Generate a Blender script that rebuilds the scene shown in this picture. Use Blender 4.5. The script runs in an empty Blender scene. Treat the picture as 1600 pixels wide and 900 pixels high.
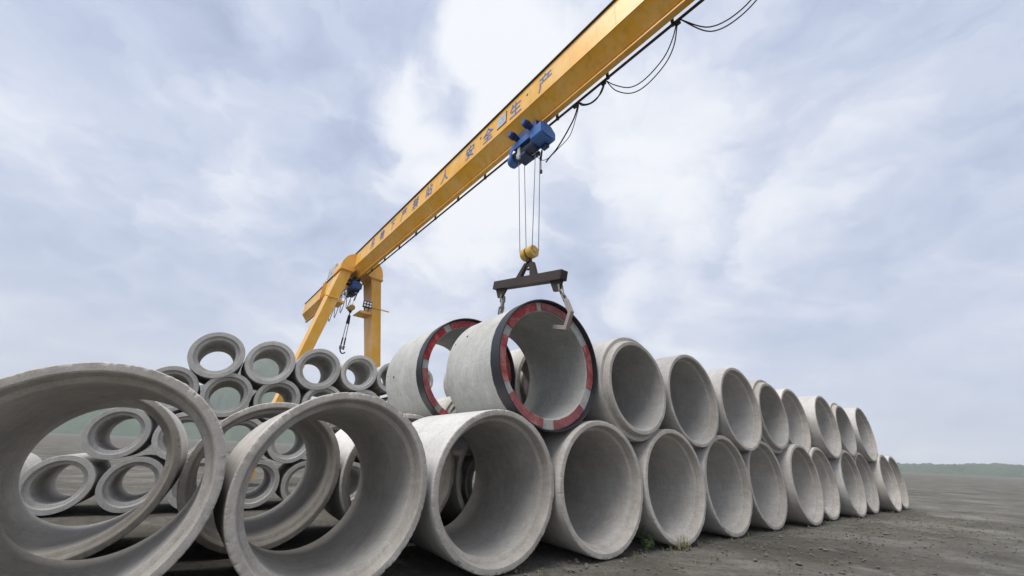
import bpy, math, random
from mathutils import Vector, Matrix, noise as mnoise
random.seed(7)
sc = bpy.context.scene
COL = sc.collection
S = 1.2                                   # outer radius of the big pipes, metres
R2D = math.radians

# ------------------------------------------------------------------ camera
PITCH, ROLL, CAM_H = R2D(23.534), R2D(2.655), 1.7042
fw = Vector((0, math.cos(PITCH), math.sin(PITCH)))
r0 = Vector((1, 0, 0)); u0 = r0.cross(fw)
cr = math.cos(ROLL) * r0 + math.sin(ROLL) * u0
cu_ = -math.sin(ROLL) * r0 + math.cos(ROLL) * u0
cam = bpy.data.cameras.new('camera'); camo = bpy.data.objects.new('camera', cam); COL.objects.link(camo)
cam.sensor_width = 36; cam.lens = 36 * 591.6 / 1600; cam.clip_start = .05; cam.clip_end = 8000
M = Matrix(((cr.x, cu_.x, -fw.x, 0), (cr.y, cu_.y, -fw.y, 0), (cr.z, cu_.z, -fw.z, CAM_H), (0, 0, 0, 1)))
camo.matrix_world = M
sc.camera = camo

# ------------------------------------------------------------------ light
sc.view_settings.view_transform = 'Standard'; sc.view_settings.look = 'None'
sc.view_settings.exposure = 1.52; sc.view_settings.gamma = 1
SUN_AZ, SUN_EL = R2D(-132), R2D(58)
sun = bpy.data.lights.new('sun', 'SUN'); suno = bpy.data.objects.new('sun', sun); COL.objects.link(suno)
sun.energy = 1.5; sun.angle = R2D(40); sun.color = (1, .96, .9)
sd = Vector((math.sin(SUN_AZ) * math.cos(SUN_EL), math.cos(SUN_AZ) * math.cos(SUN_EL), math.sin(SUN_EL)))
suno.rotation_euler = sd.to_track_quat('Z', 'Y').to_euler()
suno.location = (0, 0, 40)

world = bpy.data.worlds.new('World'); sc.world = world; world.use_nodes = True
nt = world.node_tree; nt.nodes.clear()
class NT:
    def __init__(s, nt): s.nt = nt
    def n(s, t, **k):
        nd = s.nt.nodes.new(t)
        for a, b in k.items():
            if a == 'inp':
                for i, v in b.items():
                    if isinstance(v, bpy.types.NodeSocket): s.nt.links.new(v, nd.inputs[i])
                    else: nd.inputs[i].default_value = v
            else: setattr(nd, a, b)
        return nd
    def math(s, op, a, b=0., c=None, clamp=False):
        nd = s.n('ShaderNodeMath', operation=op, use_clamp=clamp)
        for i, v in enumerate((a, b) if c is None else (a, b, c)):
            if isinstance(v, bpy.types.NodeSocket): s.nt.links.new(v, nd.inputs[i])
            else: nd.inputs[i].default_value = v
        return nd.outputs[0]
    def vmath(s, op, a, b):
        nd = s.n('ShaderNodeVectorMath', operation=op)
        for i, v in enumerate((a, b)):
            if isinstance(v, bpy.types.NodeSocket): s.nt.links.new(v, nd.inputs[i])
            else: nd.inputs[i].default_value = v
        return nd
    def ramp(s, fac, stops, interp='LINEAR'):
        nd = s.n('ShaderNodeValToRGB'); cr = nd.color_ramp; cr.interpolation = interp
        while len(cr.elements) < len(stops): cr.elements.new(.5)
        for e, (p, c) in zip(cr.elements, stops):
            e.position = p; e.color = c if len(c) == 4 else (*c, 1)
        s.nt.links.new(fac, nd.inputs[0]); return nd.outputs[0]
    def mix(s, fac, a, b, mode='MIX'):
        nd = s.n('ShaderNodeMix', data_type='RGBA', blend_type=mode)
        for i, v in ((0, fac), (6, a), (7, b)):
            if isinstance(v, bpy.types.NodeSocket): s.nt.links.new(v, nd.inputs[i])
            else: nd.inputs[i].default_value = v if not isinstance(v, tuple) or len(v) == 4 else (*v, 1)
        return nd.outputs[2]
    def noise(s, vec, scale, detail=4, rough=.55, dist=0., lac=2.):
        nd = s.n('ShaderNodeTexNoise')
        s.nt.links.new(vec, nd.inputs['Vector'])
        for k, v in (('Scale', scale), ('Detail', detail), ('Roughness', rough), ('Distortion', dist), ('Lacunarity', lac)): nd.inputs[k].default_value = v
        return nd
def pixdir(x, y):                          # a direction in the sky
    return ((x - 800) * cr + (450 - y) * cu_ + 591.6 * fw).normalized()
W_ = NT(nt)
tc = W_.n('ShaderNodeTexCoord'); gen = tc.outputs['Generated']
sep = W_.n('ShaderNodeSeparateXYZ', inp={0: gen})
zz = W_.math('ADD', W_.math('MAXIMUM', sep.outputs[2], 0.), .30)
cmb = W_.n('ShaderNodeCombineXYZ', inp={0: W_.math('DIVIDE', sep.outputs[0], zz), 1: W_.math('DIVIDE', sep.outputs[1], zz), 2: .37})
pv = cmb.outputs[0]
wn = W_.noise(pv, 1.6, 5, .6)
warp = W_.vmath('MULTIPLY', W_.vmath('SUBTRACT', wn.outputs['Color'], (.5, .5, .5)).outputs[0], (.55, .55, 0))
pw = W_.vmath('ADD', pv, warp.outputs[0]).outputs[0]
n1 = W_.noise(pw, 1.5, 9, .56)
n2 = W_.noise(pw, 4.5, 9, .62)
wn2 = W_.vmath('ADD', pw, W_.vmath('MULTIPLY', W_.vmath('SUBTRACT', n2.outputs['Color'], (.5, .5, .5)).outputs[0], (.22, .22, 0)).outputs[0]).outputs[0]
n1 = W_.noise(wn2, 1.5, 10, .58)
val = W_.math('ADD', W_.math('MULTIPLY', n1.outputs[0], 1.85), W_.math('MULTIPLY', n2.outputs[0], .45))
val = W_.math('SUBTRACT', val, .63)
dn = W_.vmath('NORMALIZE', W_.vmath('ADD', gen, W_.vmath('MULTIPLY', warp.outputs[0], (.30, .30, .30)).outputs[0]).outputs[0], (0, 0, 0)).outputs[0]
CLOUDS = [((795, 90), 7, .17), ((650, 165), 5, .16), ((590, 100), 9, -.12), ((705, 150), 4, -.24), ((985, 90), 9, -.10),
          ((545, 335), 9, -.12), ((925, 345), 9, -.14), ((1020, 360), 7, .13), ((760, 330), 8, .12), ((880, 480), 10, .06),
          ((1060, 200), 8, .10), ((560, 230), 8, .09), ((690, 450), 9, .06), ((1090, 560), 6, .10), ((985, 300), 5, .04), ((1000, 470), 8, -.06)]
for (x, y), deg, amp in CLOUDS:
    amp *= 1.35
    d = pixdir(x, y)
    dp = W_.vmath('DOT_PRODUCT', dn, tuple(d)).outputs['Value']
    mr = W_.n('ShaderNodeMapRange', interpolation_type='SMOOTHSTEP', inp={0: dp, 1: math.cos(R2D(deg * 1.5)), 2: math.cos(R2D(deg * .2)), 3: 0., 4: amp})
    val = W_.math('ADD', val, mr.outputs[0])
# towards the horizon the cloud deck thins into even pale air
hz = W_.n('ShaderNodeMapRange', interpolation_type='SMOOTHSTEP', inp={0: sep.outputs[2], 1: .0, 2: .55, 3: .62, 4: 0.})
val = W_.math('ADD', W_.math('MULTIPLY', val, W_.math('SUBTRACT', 1., hz.outputs[0])), W_.math('MULTIPLY', hz.outputs[0], .53))
ccol = W_.ramp(val, [(.22, (.37, .43, .58)), (.40, (.475, .54, .70)), (.55, (.61, .66, .79)), (.68, (.78, .81, .885)), (.82, (.90, .915, .945))])
csc = W_.vmath('MULTIPLY', ccol, (3.9, 3.9, 3.9)).outputs[0]
sky = W_.n('ShaderNodeTexSky', sky_type='NISHITA', sun_disc=False, sun_elevation=SUN_EL, sun_rotation=SUN_AZ)
mixc = W_.mix(.94, sky.outputs[0], csc)
bg = W_.n('ShaderNodeBackground', inp={0: mixc, 1: .1})
wo = W_.n('ShaderNodeOutputWorld', inp={0: bg.outputs[0]})

# ------------------------------------------------------------------ materials
def mat(name, base, rough=.6, metal=0., coat=0., spec=.5):
    m = bpy.data.materials.new(name); m.use_nodes = True
    t = NT(m.node_tree); b = m.node_tree.nodes['Principled BSDF']
    b.inputs['Base Color'].default_value = (*base, 1); b.inputs['Roughness'].default_value = rough
    b.inputs['Metallic'].default_value = metal; b.inputs['Coat Weight'].default_value = coat
    b.inputs['Specular IOR Level'].default_value = spec
    return m, t, b
def concrete(name, c_lo, c_hi, streak=.5, pores=.5, bump=.25):
    m, t, b = mat(name, c_hi, .88, spec=.25)
    tc = t.n('ShaderNodeTexCoord'); ob = tc.outputs['Object']
    oi = t.n('ShaderNodeObjectInfo')
    offs = t.vmath('ADD', ob, t.vmath('SCALE', oi.outputs['Location'], (0, 0, 0)).outputs[0]).outputs[0]
    mp = t.n('ShaderNodeMapping', inp={0: ob, 1: (3.1, 1.7, .4)})
    rnd = t.vmath('ADD', ob, t.n('ShaderNodeCombineXYZ', inp={0: t.math('MULTIPLY', oi.outputs['Random'], 37.), 1: t.math('MULTIPLY', oi.outputs['Random'], 91.), 2: 0.}).outputs[0]).outputs[0]
    big = t.noise(rnd, 1.3, 5, .6, .3)
    mid = t.noise(rnd, 7., 6, .65)
    fine = t.noise(rnd, 60., 4, .7)
    ms = t.n('ShaderNodeMapping', inp={0: rnd, 3: (2.2, 42., 2.2)})      # hoop-wise trowel streaks
    stk = t.noise(ms.outputs[0], 1., 5, .7)
    ml = t.n('ShaderNodeMapping', inp={0: rnd, 3: (14., 1.2, 14.)})      # run marks along the barrel
    lng = t.noise(ml.outputs[0], 1., 3, .6)
    f = t.math('ADD', t.math('MULTIPLY', big.outputs[0], .42), t.math('MULTIPLY', mid.outputs[0], .26))
    f = t.math('ADD', f, t.math('MULTIPLY', stk.outputs[0], streak * .40))
    f = t.math('ADD', f, t.math('MULTIPLY', lng.outputs[0], .14))
    f = t.math('SUBTRACT', f, .11 + (streak - .5) * .2)
    col = t.ramp(f, [(.30, c_lo), (.56, c_hi)])
    # damp, dusty and rusty patches
    patch = t.noise(rnd, 2.1, 4, .6, .8)
    pf = t.ramp(patch.outputs[0], [(.56, (0, 0, 0)), (.72, (1, 1, 1))])
    col = t.mix(t.math('MULTIPLY', pf, .30), col, tuple(x * y for x, y in zip(c_lo, (.95, .86, .78))))
    lp = t.ramp(t.noise(rnd, 3.3, 5, .6, .4).outputs[0], [(.60, (0, 0, 0)), (.74, (1, 1, 1))])
    col = t.mix(t.math('MULTIPLY', lp, .35), col, tuple(min(1, x * 1.18) for x in c_hi))
    mv = t.n('ShaderNodeMapping', inp={0: rnd, 3: (11., 8., .9)})      # rain runs down the walls
    rn = t.ramp(t.noise(mv.outputs[0], 1., 5, .65).outputs[0], [(.55, (0, 0, 0)), (.70, (1, 1, 1))])
    col = t.mix(t.math('MULTIPLY', rn, .22), col, tuple(x * y for x, y in zip(c_lo, (.72, .68, .62))))
    sp_ = t.ramp(t.noise(rnd, 24., 3, .8).outputs[0], [(.56, (0, 0, 0)), (.68, (1, 1, 1))])
    col = t.mix(t.math('MULTIPLY', sp_, .35), col, tuple(x * .62 for x in c_lo))
    vo = t.n('ShaderNodeTexVoronoi', inp={0: rnd, 'Scale': 34., 'Randomness': 1.})
    pr = t.ramp(vo.outputs['Distance'], [(.06, (1, 1, 1)), (.11, (0, 0, 0))])
    gate = t.ramp(mid.outputs[0], [(.52, (0, 0, 0)), (.60, (1, 1, 1))])
    pore = t.math('MULTIPLY', pr, gate)
    col = t.mix(t.math('MULTIPLY', pore, pores), col, (.07, .065, .06))
    col = t.mix(t.math('MULTIPLY', t.math('SUBTRACT', fine.outputs[0], .5), 1.6, clamp=True), col, (.10, .095, .09))
    val = t.n('ShaderNodeHueSaturation', inp={2: t.math('ADD', .86, t.math('MULTIPLY', oi.outputs['Random'], .26)), 4: col})
    t.nt.links.new(val.outputs[0], b.inputs['Base Color'])
    h = t.math('ADD', t.math('MULTIPLY', mid.outputs[0], .5), t.math('ADD', t.math('MULTIPLY', fine.outputs[0], .35), t.math('MULTIPLY', stk.outputs[0], .5 * streak)))
    h = t.math('SUBTRACT', h, t.math('MULTIPLY', pore, .6))
    bp = t.n('ShaderNodeBump', inp={'Strength': bump, 'Distance': .012, 'Height': h})
    t.nt.links.new(bp.outputs[0], b.inputs['Normal'])
    return m
CON = concrete('concrete', (.42, .40, .37), (.63, .61, .575), .6, .8)
CON_W = concrete('whiter concrete', (.52, .515, .50), (.74, .74, .725), .3, .8)  # whiter tone for the outer barrel of one front row prototype
CON_RIM = concrete('broken concrete rim', (.36, .33, .295), (.59, .56, .515), .2, 1., .9)
CON_G = concrete('pale green grey concrete', (.41, .412, .39), (.62, .625, .60), 1., .7)
CON_S = concrete('weathered concrete', (.40, .39, .37), (.60, .585, .56), .5, .7)
def painted(name, base, rough=.34, fade=(.8, .6, .3), amt=.3, rust=.15):
    m, t, b = mat(name, base, rough)
    ob = t.n('ShaderNodeTexCoord').outputs['Object']
    a = t.noise(ob, .9, 6, .65, .3); c = t.noise(ob, 9., 5, .65)
    col = t.mix(t.math('MULTIPLY', t.ramp(a.outputs[0], [(.38, (0, 0, 0)), (.72, (1, 1, 1))]), amt), base, fade)
    rs = t.ramp(t.math('ADD', t.math('MULTIPLY', c.outputs[0], .7), t.math('MULTIPLY', a.outputs[0], .3)), [(.60, (0, 0, 0)), (.70, (1, 1, 1))])
    col = t.mix(t.math('MULTIPLY', rs, rust), col, (.12, .05, .02))
    mz = t.n('ShaderNodeMapping', inp={0: ob, 3: (6., 6., .5)})
    dr = t.noise(mz.outputs[0], 1., 4, .6)
    col = t.mix(t.math('MULTIPLY', t.ramp(dr.outputs[0], [(.50, (0, 0, 0)), (.72, (1, 1, 1))]), .38), col, tuple(x * .58 for x in base))
    t.nt.links.new(col, b.inputs['Base Color'])
    rr = t.math('ADD', rough - .08, t.math('MULTIPLY', c.outputs[0], .18))
    t.nt.links.new(rr, b.inputs['Roughness'])
    bp = t.n('ShaderNodeBump', inp={'Strength': .08, 'Distance': .01, 'Height': c.outputs[0]})
    t.nt.links.new(bp.outputs[0], b.inputs['Normal'])
    return m
YEL = painted('yellow crane paint', (.77, .385, .016), .36, (.86, .61, .29), .58)
YBL = painted('worn yellow block paint', (.58, .36, .06), .45, (.45, .30, .10), .5, .3)
BLU = painted('blue hoist paint', (.028, .115, .38), .42, (.07, .17, .40), .5, .2)
NAVY = painted('dark blue motor paint', (.014, .034, .105), .45, (.03, .06, .16), .4, .2)
NAVY2 = painted('faded navy hoist paint', (.02, .06, .20), .45, (.03, .08, .22), .4, .2)
BLK = painted('blue black collar steel', (.012, .014, .020), .46, (.030, .032, .040), .5, .15)
RUST = painted('dark rusty steel', (.026, .020, .019), .80, (.055, .030, .024), .8, .5)
CHAIN = painted('worn chain steel', (.20, .19, .185), .42, (.14, .11, .09), .5, .4)
HOOKM = painted('worn hook steel', (.30, .27, .25), .58, (.22, .17, .15), .5, .35)
BLACK, _, _ = mat('black rubber', (.018, .018, .022), .6)
ROPE, _, _ = mat('wire rope', (.10, .10, .11), .45, .5)
GREY = painted('grey paint', (.45, .47, .46), .5, (.55, .56, .55), .4, .2)
WHITE = painted('white railing paint', (.72, .72, .70), .5, (.6, .6, .58), .3, .1)
LENS, _, _ = mat('lamp lens', (.80, .82, .84), .15)
LETTER = painted('blue lettering', (.05, .12, .33), .5, (.10, .17, .33), .6, .05)
def plate_mat():
    m, t, b = mat('bright maker plate', (.7, .7, .72), .35, .3)
    ob = t.n('ShaderNodeTexCoord').outputs['Object']
    a = t.noise(ob, 9., 5, .7, .6)
    col = t.ramp(a.outputs[0], [(.40, (.26, .31, .48)), (.50, (.48, .48, .52)), (.62, (.62, .56, .50))])
    t.nt.links.new(col, b.inputs['Base Color']); return m
PLATE = plate_mat()
def pad_mat():
    m, t, b = mat('weathered red joint pad', (.3, .05, .06), .75, spec=.3)
    ob = t.n('ShaderNodeTexCoord').outputs['Object']; oi = t.n('ShaderNodeObjectInfo')
    rv = t.vmath('ADD', ob, t.n('ShaderNodeCombineXYZ', inp={0: t.math('MULTIPLY', oi.outputs['Random'], 53.)}).outputs[0]).outputs[0]
    a = t.noise(rv, 3.4, 8, .75, .5); c = t.noise(rv, 34., 4, .75)
    col = t.ramp(a.outputs[0], [(.26, (.20, .010, .020)), (.46, (.32, .028, .040)), (.58, (.40, .12, .105)), (.70, (.48, .30, .25)), (.8, (.52, .42, .36))])
    col = t.mix(t.ramp(c.outputs[0], [(.5, (0, 0, 0)), (.75, (.55, .55, .55))]), col, (.42, .26, .22))
    hs = t.n('ShaderNodeHueSaturation', inp={1: t.math('ADD', .75, t.math('MULTIPLY', oi.outputs['Random'], .3)), 2: t.math('ADD', .82, t.math('MULTIPLY', oi.outputs['Random'], .4)), 4: col})
    t.nt.links.new(hs.outputs[0], b.inputs['Base Color'])
    bp = t.n('ShaderNodeBump', inp={'Strength': .4, 'Distance': .01, 'Height': c.outputs[0]}); t.nt.links.new(bp.outputs[0], b.inputs['Normal'])
    return m
PAD = pad_mat()
AZ_G = R2D(35.4)
def ground_mat():
    m, t, b = mat('packed earth and gravel', (.12, .11, .09), .95, spec=.2)
    ob = t.n('ShaderNodeTexCoord').outputs['Object']
    a = t.noise(ob, .35, 6, .65, .4); c = t.noise(ob, 9., 6, .7); v = t.n('ShaderNodeTexVoronoi', inp={0: ob, 'Scale': 22.})
    col = t.ramp(a.outputs[0], [(.30, (.065, .06, .05)), (.50, (.125, .118, .10)), (.68, (.21, .20, .18))])
    col = t.mix(t.ramp(c.outputs[0], [(.48, (0, 0, 0)), (.68, (.75, .75, .75))]), col, (.055, .05, .042))
    col = t.mix(t.math('MULTIPLY', t.ramp(v.outputs['Distance'], [(.1, (1, 1, 1)), (.3, (0, 0, 0))]), .35), col, (.26, .25, .23))
    mr_ = t.n('ShaderNodeMapping', inp={0: ob, 2: (0, 0, -AZ_G), 3: (.12, 1.6, 1.)})
    ru = t.noise(mr_.outputs[0], 1., 5, .6, .3)
    col = t.mix(t.ramp(ru.outputs[0], [(.52, (0, 0, 0)), (.66, (.6, .6, .6))]), col, (.085, .077, .065))
    pd = t.noise(ob, .8, 7, .7, .5)
    col = t.mix(t.ramp(pd.outputs[0], [(.55, (0, 0, 0)), (.70, (.6, .6, .6))]), col, (.25, .24, .215))
    g = t.noise(ob, .16, 6, .7, .6)
    col = t.mix(t.ramp(g.outputs[0], [(.56, (0, 0, 0)), (.70, (.7, .7, .7))]), col, (.055, .075, .03))
    t.nt.links.new(col, b.inputs['Base Color'])
    bp = t.n('ShaderNodeBump', inp={'Strength': .7, 'Distance': .05, 'Height': t.math('ADD', c.outputs[0], t.math('MULTIPLY', v.outputs['Distance'], -.4))})
    t.nt.links.new(bp.outputs[0], b.inputs['Normal']); return m
GROUND = ground_mat()
STONE = concrete('gravel stone', (.10, .095, .085), (.24, .23, .21), .2, .3)
def leaf_mat(name, c1, c2):
    m, t, b = mat(name, c1, .6)
    oi = t.n('ShaderNodeTexCoord').outputs['Object']
    a = t.noise(oi, 40., 2, .5)
    t.nt.links.new(t.ramp(a.outputs[0], [(.35, c1), (.65, c2)]), b.inputs['Base Color']); return m
LEAF = leaf_mat('weed leaf', (.05, .09, .025), (.12, .17, .06))
GRASS = leaf_mat('dry grass', (.10, .13, .05), (.24, .22, .12))
def hill_mat():
    m, t, b = mat('forested hillside', (.05, .08, .06), .95, spec=.1)
    ob = t.n('ShaderNodeTexCoord').outputs['Object']
    a = t.noise(ob, .03, 10, .75, .4)
    t.nt.links.new(t.ramp(a.outputs[0], [(.35, (.030, .050, .030)), (.6, (.065, .095, .05)), (.75, (.10, .12, .07))]), b.inputs['Base Color']); return m
HILL = hill_mat()

# ------------------------------------------------------------------ mesh helpers
class MB:
    def __init__(s): s.v = []; s.f = []; s.m = []
    def add(s, vs, fs, mi=0):
        k = len(s.v); s.v += [Vector(v) for v in vs]; s.f += [[i + k for i in f] for f in fs]; s.m += [mi] * len(fs)
    def box(s, x0, x1, y0, y1, z0, z1, mi=0, bev=0.):
        if bev <= 0:
            s.add([(x, y, z) for z in (z0, z1) for y in (y0, y1) for x in (x0, x1)],
                  [(0, 2, 3, 1), (4, 5, 7, 6), (0, 1, 5, 4), (2, 6, 7, 3), (0, 4, 6, 2), (1, 3, 7, 5)], mi)
        else:
            p = [(x0 + bev, z0), (x1 - bev, z0), (x1, z0 + bev), (x1, z1 - bev), (x1 - bev, z1), (x0 + bev, z1), (x0, z1 - bev), (x0, z0 + bev)]
            s.prism(p, y0, y1, mi)
    def prism(s, poly, y0, y1, mi=0, axis='y'):          # polygon in (x,z) pushed along y (or (y,z) along x)
        n = len(poly)
        if axis == 'y': vs = [(x, y0, z) for x, z in poly] + [(x, y1, z) for x, z in poly]
        elif axis == 'x': vs = [(y0, x, z) for x, z in poly] + [(y1, x, z) for x, z in poly]
        else: vs = [(x, z, y0) for x, z in poly] + [(x, z, y1) for x, z in poly]
        s.add(vs, [list(range(n))[::-1], list(range(n, 2 * n))] + [(i, (i + 1) % n, n + (i + 1) % n, n + i) for i in range(n)], mi)
    def cyl(s, a, b, ra, rb=None, n=16, mi=0, caps=True):
        a = Vector(a); b = Vector(b); rb = ra if rb is None else rb
        q = (b - a).to_track_quat('Z', 'Y')
        vs = []
        for c, r in ((a, ra), (b, rb)):
            vs += [c + q @ Vector((r * math.cos(2 * math.pi * i / n), r * math.sin(2 * math.pi * i / n), 0)) for i in range(n)]
        fs = [(i, (i + 1) % n, n + (i + 1) % n, n + i) for i in range(n)]
        if caps: fs += [list(range(n))[::-1], list(range(n, 2 * n))]
        s.add(vs, fs, mi)
    def tube(s, pts, r, n=6, mi=0):
        pts = [Vector(p) for p in pts]; rings = []
        up = Vector((0.31, .17, .93))
        for i, p in enumerate(pts):
            d = (pts[min(i + 1, len(pts) - 1)] - pts[max(i - 1, 0)]).normalized()
            x = d.cross(up).normalized(); y = d.cross(x)
            rings.append([p + x * r * math.cos(2 * math.pi * k / n) + y * r * math.sin(2 * math.pi * k / n) for k in range(n)])
        vs = [v for q in rings for v in q]
        fs = [(i * n + k, i * n + (k + 1) % n, (i + 1) * n + (k + 1) % n, (i + 1) * n + k) for i in range(len(pts) - 1) for k in range(n)]
        fs += [list(range(n))[::-1], [len(vs) - n + k for k in range(n)]]
        s.add(vs, fs, mi)
    def bar(s, pts, width, thick, mi=0):                 # square bar through (y,z) points, lying in the plane x=0
        L = []; Rr = []
        for i, (y, z) in enumerate(pts):
            def nrm(p, q):
                d = Vector((q[0] - p[0], q[1] - p[1])); d.normalize(); return Vector((-d.y, d.x))
            ns = []
            if i > 0: ns.append(nrm(pts[i - 1], pts[i]))
            if i < len(pts) - 1: ns.append(nrm(pts[i], pts[i + 1]))
            n = sum(ns, Vector((0, 0))); n.normalize(); k = 1 / max(.35, n.dot(ns[0]))
            L.append((y + n.x * thick / 2 * k, z + n.y * thick / 2 * k)); Rr.append((y - n.x * thick / 2 * k, z - n.y * thick / 2 * k))
        for i in range(len(pts) - 1):
            pl = [L[i], L[i + 1], Rr[i + 1], Rr[i]]
            vs = [(-width / 2, y, z) for y, z in pl] + [(width / 2, y, z) for y, z in pl]
            fs = [(0, 1, 2, 3), (7, 6, 5, 4), (0, 4, 5, 1), (2, 6, 7, 3)]
            if i == 0: fs.append((0, 3, 7, 4))
            if i == len(pts) - 2: fs.append((1, 5, 6, 2))
            s.add(vs, fs, mi)
    def build(s, name, mats, parent=None, off=(0, 0, 0), smooth=True, sharp=35, link=True):
        me = bpy.data.meshes.new(name); o_ = Vector(off)
        me.from_pydata([tuple(v - o_) for v in s.v], [], s.f)
        for m in (mats if isinstance(mats, (list, tuple)) else [mats]): me.materials.append(m)
        for p, i in zip(me.polygons, s.m): p.material_index = i; p.use_smooth = smooth
        me.validate(); 
        import bmesh
        bm = bmesh.new(); bm.from_mesh(me); bmesh.ops.recalc_face_normals(bm, faces=bm.faces); bm.to_mesh(me); bm.free()
        if smooth: me.set_sharp_from_angle(angle=R2D(sharp))
        o = bpy.data.objects.new(name, me); COL.objects.link(o)
        if parent: o.parent = parent
        return o
def tag(o, label=None, cat=None, group=None, kind=None):
    if label: o['label'] = label
    if cat: o['category'] = cat
    if group: o['group'] = group
    if kind: o['kind'] = kind
    return o
def thing(name, label, cat, loc=(0, 0, 0), rz=0., group=None):
    o = bpy.data.objects.new(name, None); COL.objects.link(o); o.empty_display_size = .2
    o.location = loc; o.rotation_euler = (0, 0, rz); tag(o, label, cat, group); return o
def copy_thing(o, loc, label=None, group=None):
    c = o.copy(); COL.objects.link(c); c.location = loc
    if label: c['label'] = label
    if group: c['group'] = group
    for ch in o.children:
        d = ch.copy(); COL.objects.link(d); d.parent = c
        for e in ch.children:
            g_ = e.copy(); COL.objects.link(g_); g_.parent = d
    return c
def smooth_path(pts, n=6):                               # Catmull-Rom
    P = [Vector(p) for p in pts]; out = []
    for i in range(len(P) - 1):
        p0, p1, p2, p3 = P[max(i - 1, 0)], P[i], P[i + 1], P[min(i + 2, len(P) - 1)]
        for k in range(n):
            t = k / n
            out.append(.5 * ((2 * p1) + (p2 - p0) * t + (2 * p0 - 5 * p1 + 4 * p2 - p3) * t * t + (3 * p1 - p0 - 3 * p2 + p3) * t ** 3))
    out.append(P[-1]); return out

# ------------------------------------------------------------------ frames of the place
AZ = R2D(35.416)                                         # pipe rows: x along the row, y back along the pipes
wv = Vector((math.cos(AZ), math.sin(AZ), 0)); av = Vector((-math.sin(AZ), math.cos(AZ), 0))
def RW(s, t, z=0.): return (wv * s + av * t + Vector((0, 0, z))) * S
GAZ = R2D(39.1)                                          # crane: x across the girder, y along it
P0 = Vector((.40, 8.59, 0))
gv = Vector((-math.sin(GAZ), math.cos(GAZ), 0)); ev = Vector((gv.y, -gv.x, 0))
def GW(e, p, z): return P0 + ev * e + gv * p + Vector((0, 0, z))

# ------------------------------------------------------------------ ground and hills
def make_ground():
    mb = MB(); N = 60; X0, X1, Y0, Y1 = -60, 80, -30, 110
    def h(x, y):
        v = mnoise.fractal(Vector((x * .5, y * .5, 2)), 1, 2, 4) * .03
        return v
    xs = []
    n = 150
    vs = []
    for j in range(n + 1):
        for i in range(n + 1):
            u = i / n * 2 - 1; v = j / n * 2 - 1
            x = 4 + 12 * u + 1560 * u ** 7; y = 8 + 12 * v + 1560 * v ** 7
            k = max(0, 1 - math.hypot(x - 4, y - 8) / 60)
            vs.append((x, y, h(x, y) * k - .03))
    mb.add(vs, [(j * (n + 1) + i, j * (n + 1) + i + 1, (j + 1) * (n + 1) + i + 1, (j + 1) * (n + 1) + i) for j in range(n) for i in range(n)])
    o = mb.build('ground', GROUND, sharp=180); tag(o, kind='structure'); return o
make_ground()
def make_hill(name, seed, az0, az1, d0, prof, depth):
    mb = MB(); n, m = 420, 40; vs = []
    for j in range(m + 1):
        for i in range(n + 1):
            az = az0 + (az1 - az0) * i / n
            u = j / m
            d = d0 + depth * u
            hh = prof(az) * math.sin(min(1, u * 1.25) * math.pi / 2) ** 1.2
            q = Vector((math.sin(R2D(az)) * d, math.cos(R2D(az)) * d, 0))
            nn = mnoise.fractal(Vector((q.x * .006, q.y * .006, seed)), 1, 2, 6)
            n3 = mnoise.noise(Vector((q.x * .09, q.y * .09, seed))) + .6 * mnoise.noise(Vector((q.x * .21, q.y * .21, seed)))
            vs.append((q.x, q.y, max(-4, hh * (1 + .30 * nn) + nn * 10 * u + n3 * 4.5 * min(1, u * 3) - 4 * (1 - u))))
    mb.add(vs, [(j * (n + 1) + i, j * (n + 1) + i + 1, (j + 1) * (n + 1) + i + 1, (j + 1) * (n + 1) + i) for j in range(m) for i in range(n)])
    o = mb.build(name, HILL, sharp=180); tag(o, kind='structure'); return o
def bumpf(az, c, w_): return math.exp(-((az - c) / w_) ** 2)
make_hill('mountain', 3., -75, -14, 900, lambda a: 205 * bumpf(a, -31, 6) + 95 * bumpf(a, -41, 7) + 55 * bumpf(a, -56, 12) + 30 * bumpf(a, -72, 9) + 25 * bumpf(a, -20, 9), 520)
make_hill('hills', 9., 10, 75, 950, lambda a: 10 + 10 * bumpf(a, 30, 9) + 14 * bumpf(a, 56, 10), 450)

# ------------------------------------------------------------------ concrete pipes
def chip(th, seed, amt):
    p = Vector((math.cos(th) * 6, math.sin(th) * 6, seed))
    a = mnoise.noise(p); b = mnoise.noise(p * 3.1); c = mnoise.noise(p * 7.7)
    d = mnoise.noise(p * 17.3); e = max(0., a + .25)
    v = max(0., .45 * b) * e + (.55 * max(0., c) + .30 * abs(d)) * (.35 + e)
    return amt * v
def pipe_mesh(name, profile, R, seed, N, chips=.0, mats=None, off_rim=()):
    """profile: closed list of (y, r, material, chip weight); R = outer radius in metres; base at z=0"""
    mb = MB(); k = len(profile); vs = []
    for i in range(N):
        th = 2 * math.pi * i / N
        ch = chip(th, seed, chips); wob = mnoise.noise(Vector((math.cos(th) * 1.2, math.sin(th) * 1.2, seed + 5))) * .004
        for (y, r, mi, cw) in profile:
            rr = r * (1 + wob) - ch * cw; yy = y + (ch * cw * .7 if cw > .9 else 0)
            vs.append((rr * math.cos(th) * S, yy * S, R * S + rr * math.sin(th) * S))
    for i in range(N):
        j = (i + 1) % N
        for q in range(k):
            q2 = (q + 1) % k
            mb.add([], []) if False else None
            mb.f.append([i * k + q, j * k + q, j * k + q2, i * k + q2]); mb.m.append(profile[q][2])
    mb.v = [Vector(v) for v in vs]
    o = mb.build(name, mats or [CON, CON_RIM], sharp=28)
    return o
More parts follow.
